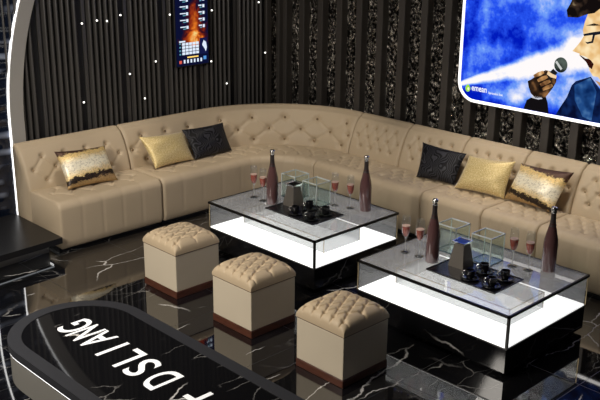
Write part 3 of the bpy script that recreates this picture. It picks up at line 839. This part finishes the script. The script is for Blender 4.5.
# ------------------------------------------------------------------ big screen on the back wall
SX0, SX1, SZ0, SZ1, SY = -4.95, -2.10, 1.13, 2.73, 6.84
bs = thing('wall_screen', 'big screen with a white rounded frame showing a singer, on the back wall', 'screen', (SX0, SY, SZ0))
def rrect(x0, z0, x1, z1, r, n=8):
    out = []
    for cx, cz, a0 in ((x1-r, z1-r, 0), (x0+r, z1-r, 90), (x0+r, z0+r, 180), (x1-r, z0+r, 270)):
        out += [(cx+r*math.cos(math.radians(a0+90*i/n)), cz+r*math.sin(math.radians(a0+90*i/n))) for i in range(n+1)]
    return out
put(B().prism(rrect(SX0, SZ0, SX1, SZ1, .19), 'y', SY+.005, SY+.05).build('housing', BLACKM, bs))
a, c = rrect(SX0, SZ0, SX1, SZ1, .19), rrect(SX0+.025, SZ0+.025, SX1-.025, SZ1-.025, .165)
n = len(a); V = [(x, y, z) for y in (SY-.012, SY+.005) for p in (a, c) for (x, z) in [p_ for p_ in p]]
V = [(x, SY-.012, z) for x, z in a]+[(x, SY-.012, z) for x, z in c]+[(x, SY+.005, z) for x, z in a]+[(x, SY+.005, z) for x, z in c]
F = []
for k in range(n):
    q = (k+1) % n; F += [(k, q, n+q, n+k), (2*n+k, 3*n+k, 3*n+q, 2*n+q), (k, 2*n+k, 2*n+q, q), (n+k, n+q, 3*n+q, 3*n+k)]
put(mesh('rim', V, F, mat('lit_white_rim', (1, 1, 1), .4, emit=(1, 1, 1), estr=1.0), bs))['label'] = 'white lit rim'
def sky():
    m, e = emis('screen_sky', (1, 1, 1), 1.0)
    co = objco(m); sp = N(m, 'ShaderNodeSeparateXYZ'); L(m, co, sp.inputs[0])
    n = N(m, 'ShaderNodeTexNoise', Scale=2.6, Detail=4.0, Roughness=.6); L(m, co, n.inputs['Vector'])
    n2 = N(m, 'ShaderNodeTexNoise', Scale=60.0, Detail=2.0); L(m, co, n2.inputs['Vector'])
    x, z = sp.outputs[0], sp.outputs[2]
    # the beam: a bright band rising to the right
    mid = mth(m, 'ADD', mth(m, 'MULTIPLY', x, .36), .14)
    wd = mth(m, 'ADD', mth(m, 'MULTIPLY', x, .085), .018)
    be = mth(m, 'DIVIDE', mth(m, 'ABSOLUTE', mth(m, 'SUBTRACT', z, mid)), wd)
    beam = mth(m, 'SUBTRACT', 1.5, be)
    low = mth(m, 'MULTIPLY', mth(m, 'MAXIMUM', mth(m, 'SUBTRACT', .12, z), 0.0), 3.2)
    f = mth(m, 'ADD', mth(m, 'MULTIPLY', mth(m, 'SUBTRACT', n.outputs[0], .5), 2.1), mth(m, 'MULTIPLY', mth(m, 'SUBTRACT', n2.outputs[0], .5), .15))
    f = mth(m, 'ADD', f, mth(m, 'MULTIPLY', mth(m, 'MINIMUM', x, 1.1), .28))
    f = mth(m, 'ADD', mth(m, 'SUBTRACT', f, low), .2)
    f = mth(m, 'ADD', f, mth(m, 'MULTIPLY', mth(m, 'MAXIMUM', mth(m, 'MINIMUM', beam, 1.0), 0.0), .75))
    f = mth(m, 'SUBTRACT', f, mth(m, 'MULTIPLY', mth(m, 'MAXIMUM', mth(m, 'SUBTRACT', z, .62), 0.0), .35))
    L(m, ramp(m, f, [(.05, (.0, .01, .50)), (.28, (.02, .09, .88)), (.50, (.16, .34, .95)), (.70, (.60, .68, .97)), (.9, (1, .96, .96))]), e.inputs[0])
    return m
dp = B().prism([(x-SX0, z-SZ0) for x, z in c], 'y', -.004, .004).build('display', sky(), bs)
def pic(name, pts, col, lay, s=1.0, nm=None):
    m, e = emis('picture_'+name+str(lay), col, s)
    k = N(m, 'ShaderNodeTexNoise', Scale=9.0, Detail=2.0, Roughness=.5); L(m, objco(m), k.inputs['Vector'])
    if nm: L(m, ramp(m, k.outputs[0], nm), e.inputs[0])
    y1 = -.0045-.0006*lay
    o = B().prism([(x-SX0, z-SZ0) for x, z in pts], 'y', y1-.0005, y1).build(name, m, dp); return o
pic('neck', [(-3.517, 1.482), (-3.438, 1.477), (-3.345, 1.62), (-3.233, 1.713), (-3.156, 1.448), (-3.48, 1.397), (-3.599, 1.503)], (.55, .30, .12), 0)
pic('face', [(-3.724, 2.022), (-3.667, 2.059), (-3.617, 2.079), (-3.463, 2.077), (-3.344, 2.057), (-3.263, 1.942), (-3.275, 1.786), (-3.345, 1.62), (-3.438, 1.477), (-3.517, 1.482), (-3.576, 1.531), (-3.621, 1.533), (-3.657, 1.577), (-3.666, 1.609), (-3.633, 1.638), (-3.7, 1.67), (-3.761, 1.687), (-3.758, 1.699), (-3.827, 1.712), (-3.791, 1.757), (-3.76, 1.801), (-3.739, 1.844), (-3.753, 1.891), (-3.743, 1.957)],
    (.8, .5, .2), 1, 1.0, [(.25, (.50, .24, .08)), (.45, (.82, .52, .22)), (.66, (1, .80, .48))])
pic('mouth', [(-3.761, 1.687), (-3.701, 1.678), (-3.654, 1.659), (-3.624, 1.631), (-3.636, 1.588), (-3.665, 1.601), (-3.692, 1.638)], (.03, .006, .004), 2)
pic('teeth', [(-3.752, 1.688), (-3.70, 1.681), (-3.675, 1.669), (-3.70, 1.665)], (.9, .85, .75), 3)
pic('ear', [(-3.36, 1.84), (-3.31, 1.86), (-3.29, 1.80), (-3.32, 1.73), (-3.35, 1.75)], (.6, .3, .12), 2)
pic('eyebrow', [(-3.73, 1.93), (-3.66, 1.955), (-3.60, 1.945), (-3.66, 1.935)], (.03, .02, .012), 2)
pic('glasses', [(-3.745, 1.86), (-3.66, 1.885), (-3.595, 1.90), (-3.382, 1.907), (-3.379, 1.884), (-3.592, 1.876), (-3.64, 1.862), (-3.65, 1.80), (-3.70, 1.785), (-3.72, 1.80), (-3.70, 1.80), (-3.665, 1.812), (-3.66, 1.862), (-3.735, 1.845)], (.01, .012, .02), 4)
pic('hair', [(-3.9, 1.982), (-3.915, 2.037), (-3.885, 2.096), (-3.858, 2.17), (-3.782, 2.286), (-3.651, 2.356), (-3.404, 2.386), (-3.226, 2.263), (-3.154, 2.03), (-3.189, 1.874), (-3.263, 1.942), (-3.344, 2.057), (-3.463, 2.077), (-3.56, 2.05), (-3.617, 2.079), (-3.667, 2.035), (-3.724, 2.022), (-3.809, 1.986)], (.02, .012, .008), 5, 1.0, [(.48, (.006, .004, .004)), (.6, (.05, .03, .02)), (.72, (.5, .38, .2))])
pic('jacket', [(-3.922, 1.158), (-3.881, 1.24), (-3.834, 1.325), (-3.8, 1.432), (-3.767, 1.47), (-3.638, 1.526), (-3.537, 1.43), (-3.166, 1.526), (-2.981, 1.358), (-2.90, 1.158)], (.004, .014, .08), 2, 1.0, [(.4, (.002, .004, .025)), (.65, (.006, .025, .12))])
pic('lapel', [(-3.775, 1.435), (-3.722, 1.467), (-3.64, 1.515), (-3.572, 1.411), (-3.588, 1.165), (-3.672, 1.187), (-3.758, 1.312)], (.02, .08, .3), 3, 1.0, [(.36, (.003, .02, .10)), (.55, (.015, .07, .24)), (.7, (.08, .2, .42))])
pic('sleeve', [(-4.238, 1.158), (-4.214, 1.239), (-4.167, 1.272), (-4.032, 1.302), (-4.007, 1.246), (-3.989, 1.158)], (.006, .005, .006), 3)
pic('cuff', [(-4.17, 1.268), (-4.16, 1.285), (-4.08, 1.29), (-4.06, 1.275), (-4.10, 1.262)], (.6, .62, .7), 4)
pic('hand', [(-4.22, 1.405), (-4.183, 1.427), (-4.147, 1.459), (-4.111, 1.489), (-4.056, 1.523), (-4.017, 1.519), (-3.977, 1.5), (-3.947, 1.487), (-3.946, 1.436), (-3.973, 1.381), (-4.006, 1.332), (-4.031, 1.294), (-4.127, 1.27), (-4.18, 1.306), (-4.205, 1.354)], (.12, .05, .02), 4, 1.0, [(.40, (.008, .005, .004)), (.56, (.04, .02, .01)), (.70, (.3, .14, .05))])
for k, (x, z) in enumerate(((-4.115, 1.485), (-4.075, 1.452), (-4.045, 1.418), (-4.02, 1.385))):
    pic('finger', [(x-.055, z-.02), (x-.01, z+.012), (x+.035, z+.03), (x+.05, z+.012), (x+.02, z-.012), (x-.04, z-.04)], (.5, .26, .1), 6, 1.0, [(.38, (.12, .05, .02)), (.55, (.55, .28, .10)), (.7, (.95, .7, .4))])
pic('thumb', [(-4.03, 1.52), (-3.99, 1.50), (-3.945, 1.49), (-3.95, 1.465), (-4.0, 1.47), (-4.04, 1.49)], (.9, .66, .4), 7)
pic('microphone_handle', [(-3.985, 1.545), (-3.94, 1.515), (-4.0, 1.444), (-4.05, 1.474)], (.012, .012, .014), 5)
pic('microphone_head', [(-3.918+.062*math.cos(2*math.pi*i/24), 1.585+.064*math.sin(2*math.pi*i/24)) for i in range(24)], (.05, .06, .05), 6, 1.0, [(.35, (.012, .016, .014)), (.6, (.10, .13, .11)), (.7, (.35, .4, .35))])
pic('microphone_ring', [(-3.972, 1.602), (-3.958, 1.616), (-3.90, 1.556), (-3.914, 1.542)], (.6, .62, .6), 7)
# channel logo and caption at the lower left of the picture
pic('logo', [(-4.838+.028*math.cos(2*math.pi*i/20)*(1-.3*(math.sin(2*math.pi*i/20) > .5)), 1.251+.034*math.sin(2*math.pi*i/20)) for i in range(20)], (.35, .75, .04), 3)
pic('logo', [(-4.832+.012*math.cos(2*math.pi*i/12), 1.246+.015*math.sin(2*math.pi*i/12)) for i in range(12)], (.9, .98, .6), 4)
def picture_text(txt, x, z, h, w, lay=4):
    cu = bpy.data.curves.new('t', 'FONT'); cu.body = txt; cu.size = 1; cu.offset = .02; cu.fill_mode = 'FRONT'; cu.resolution_u = 3
    to = bpy.data.objects.new('t', cu); COL.objects.link(to)
    dg = bpy.context.evaluated_depsgraph_get(); me = bpy.data.meshes.new_from_object(to.evaluated_get(dg))
    xs = [v.co.x for v in me.vertices]; ys = [v.co.y for v in me.vertices]
    sx, sy = w/(max(xs)-min(xs)), h/(max(ys)-min(ys))
    V = [((v.co.x-min(xs))*sx+x-SX0, -.0045-.0006*lay, (v.co.y-min(ys))*sy+z-SZ0) for v in me.vertices]; F = [tuple(p.vertices) for p in me.polygons]
    bpy.data.objects.remove(to); bpy.data.meshes.remove(me)
    mesh('caption', V, F, emis('picture_caption', (.9, .92, 1), 1)[0], dp)
picture_text('emean', -4.797, 1.236, .040, .165)
picture_text('karaoke live', -4.61, 1.232, .022, .15)
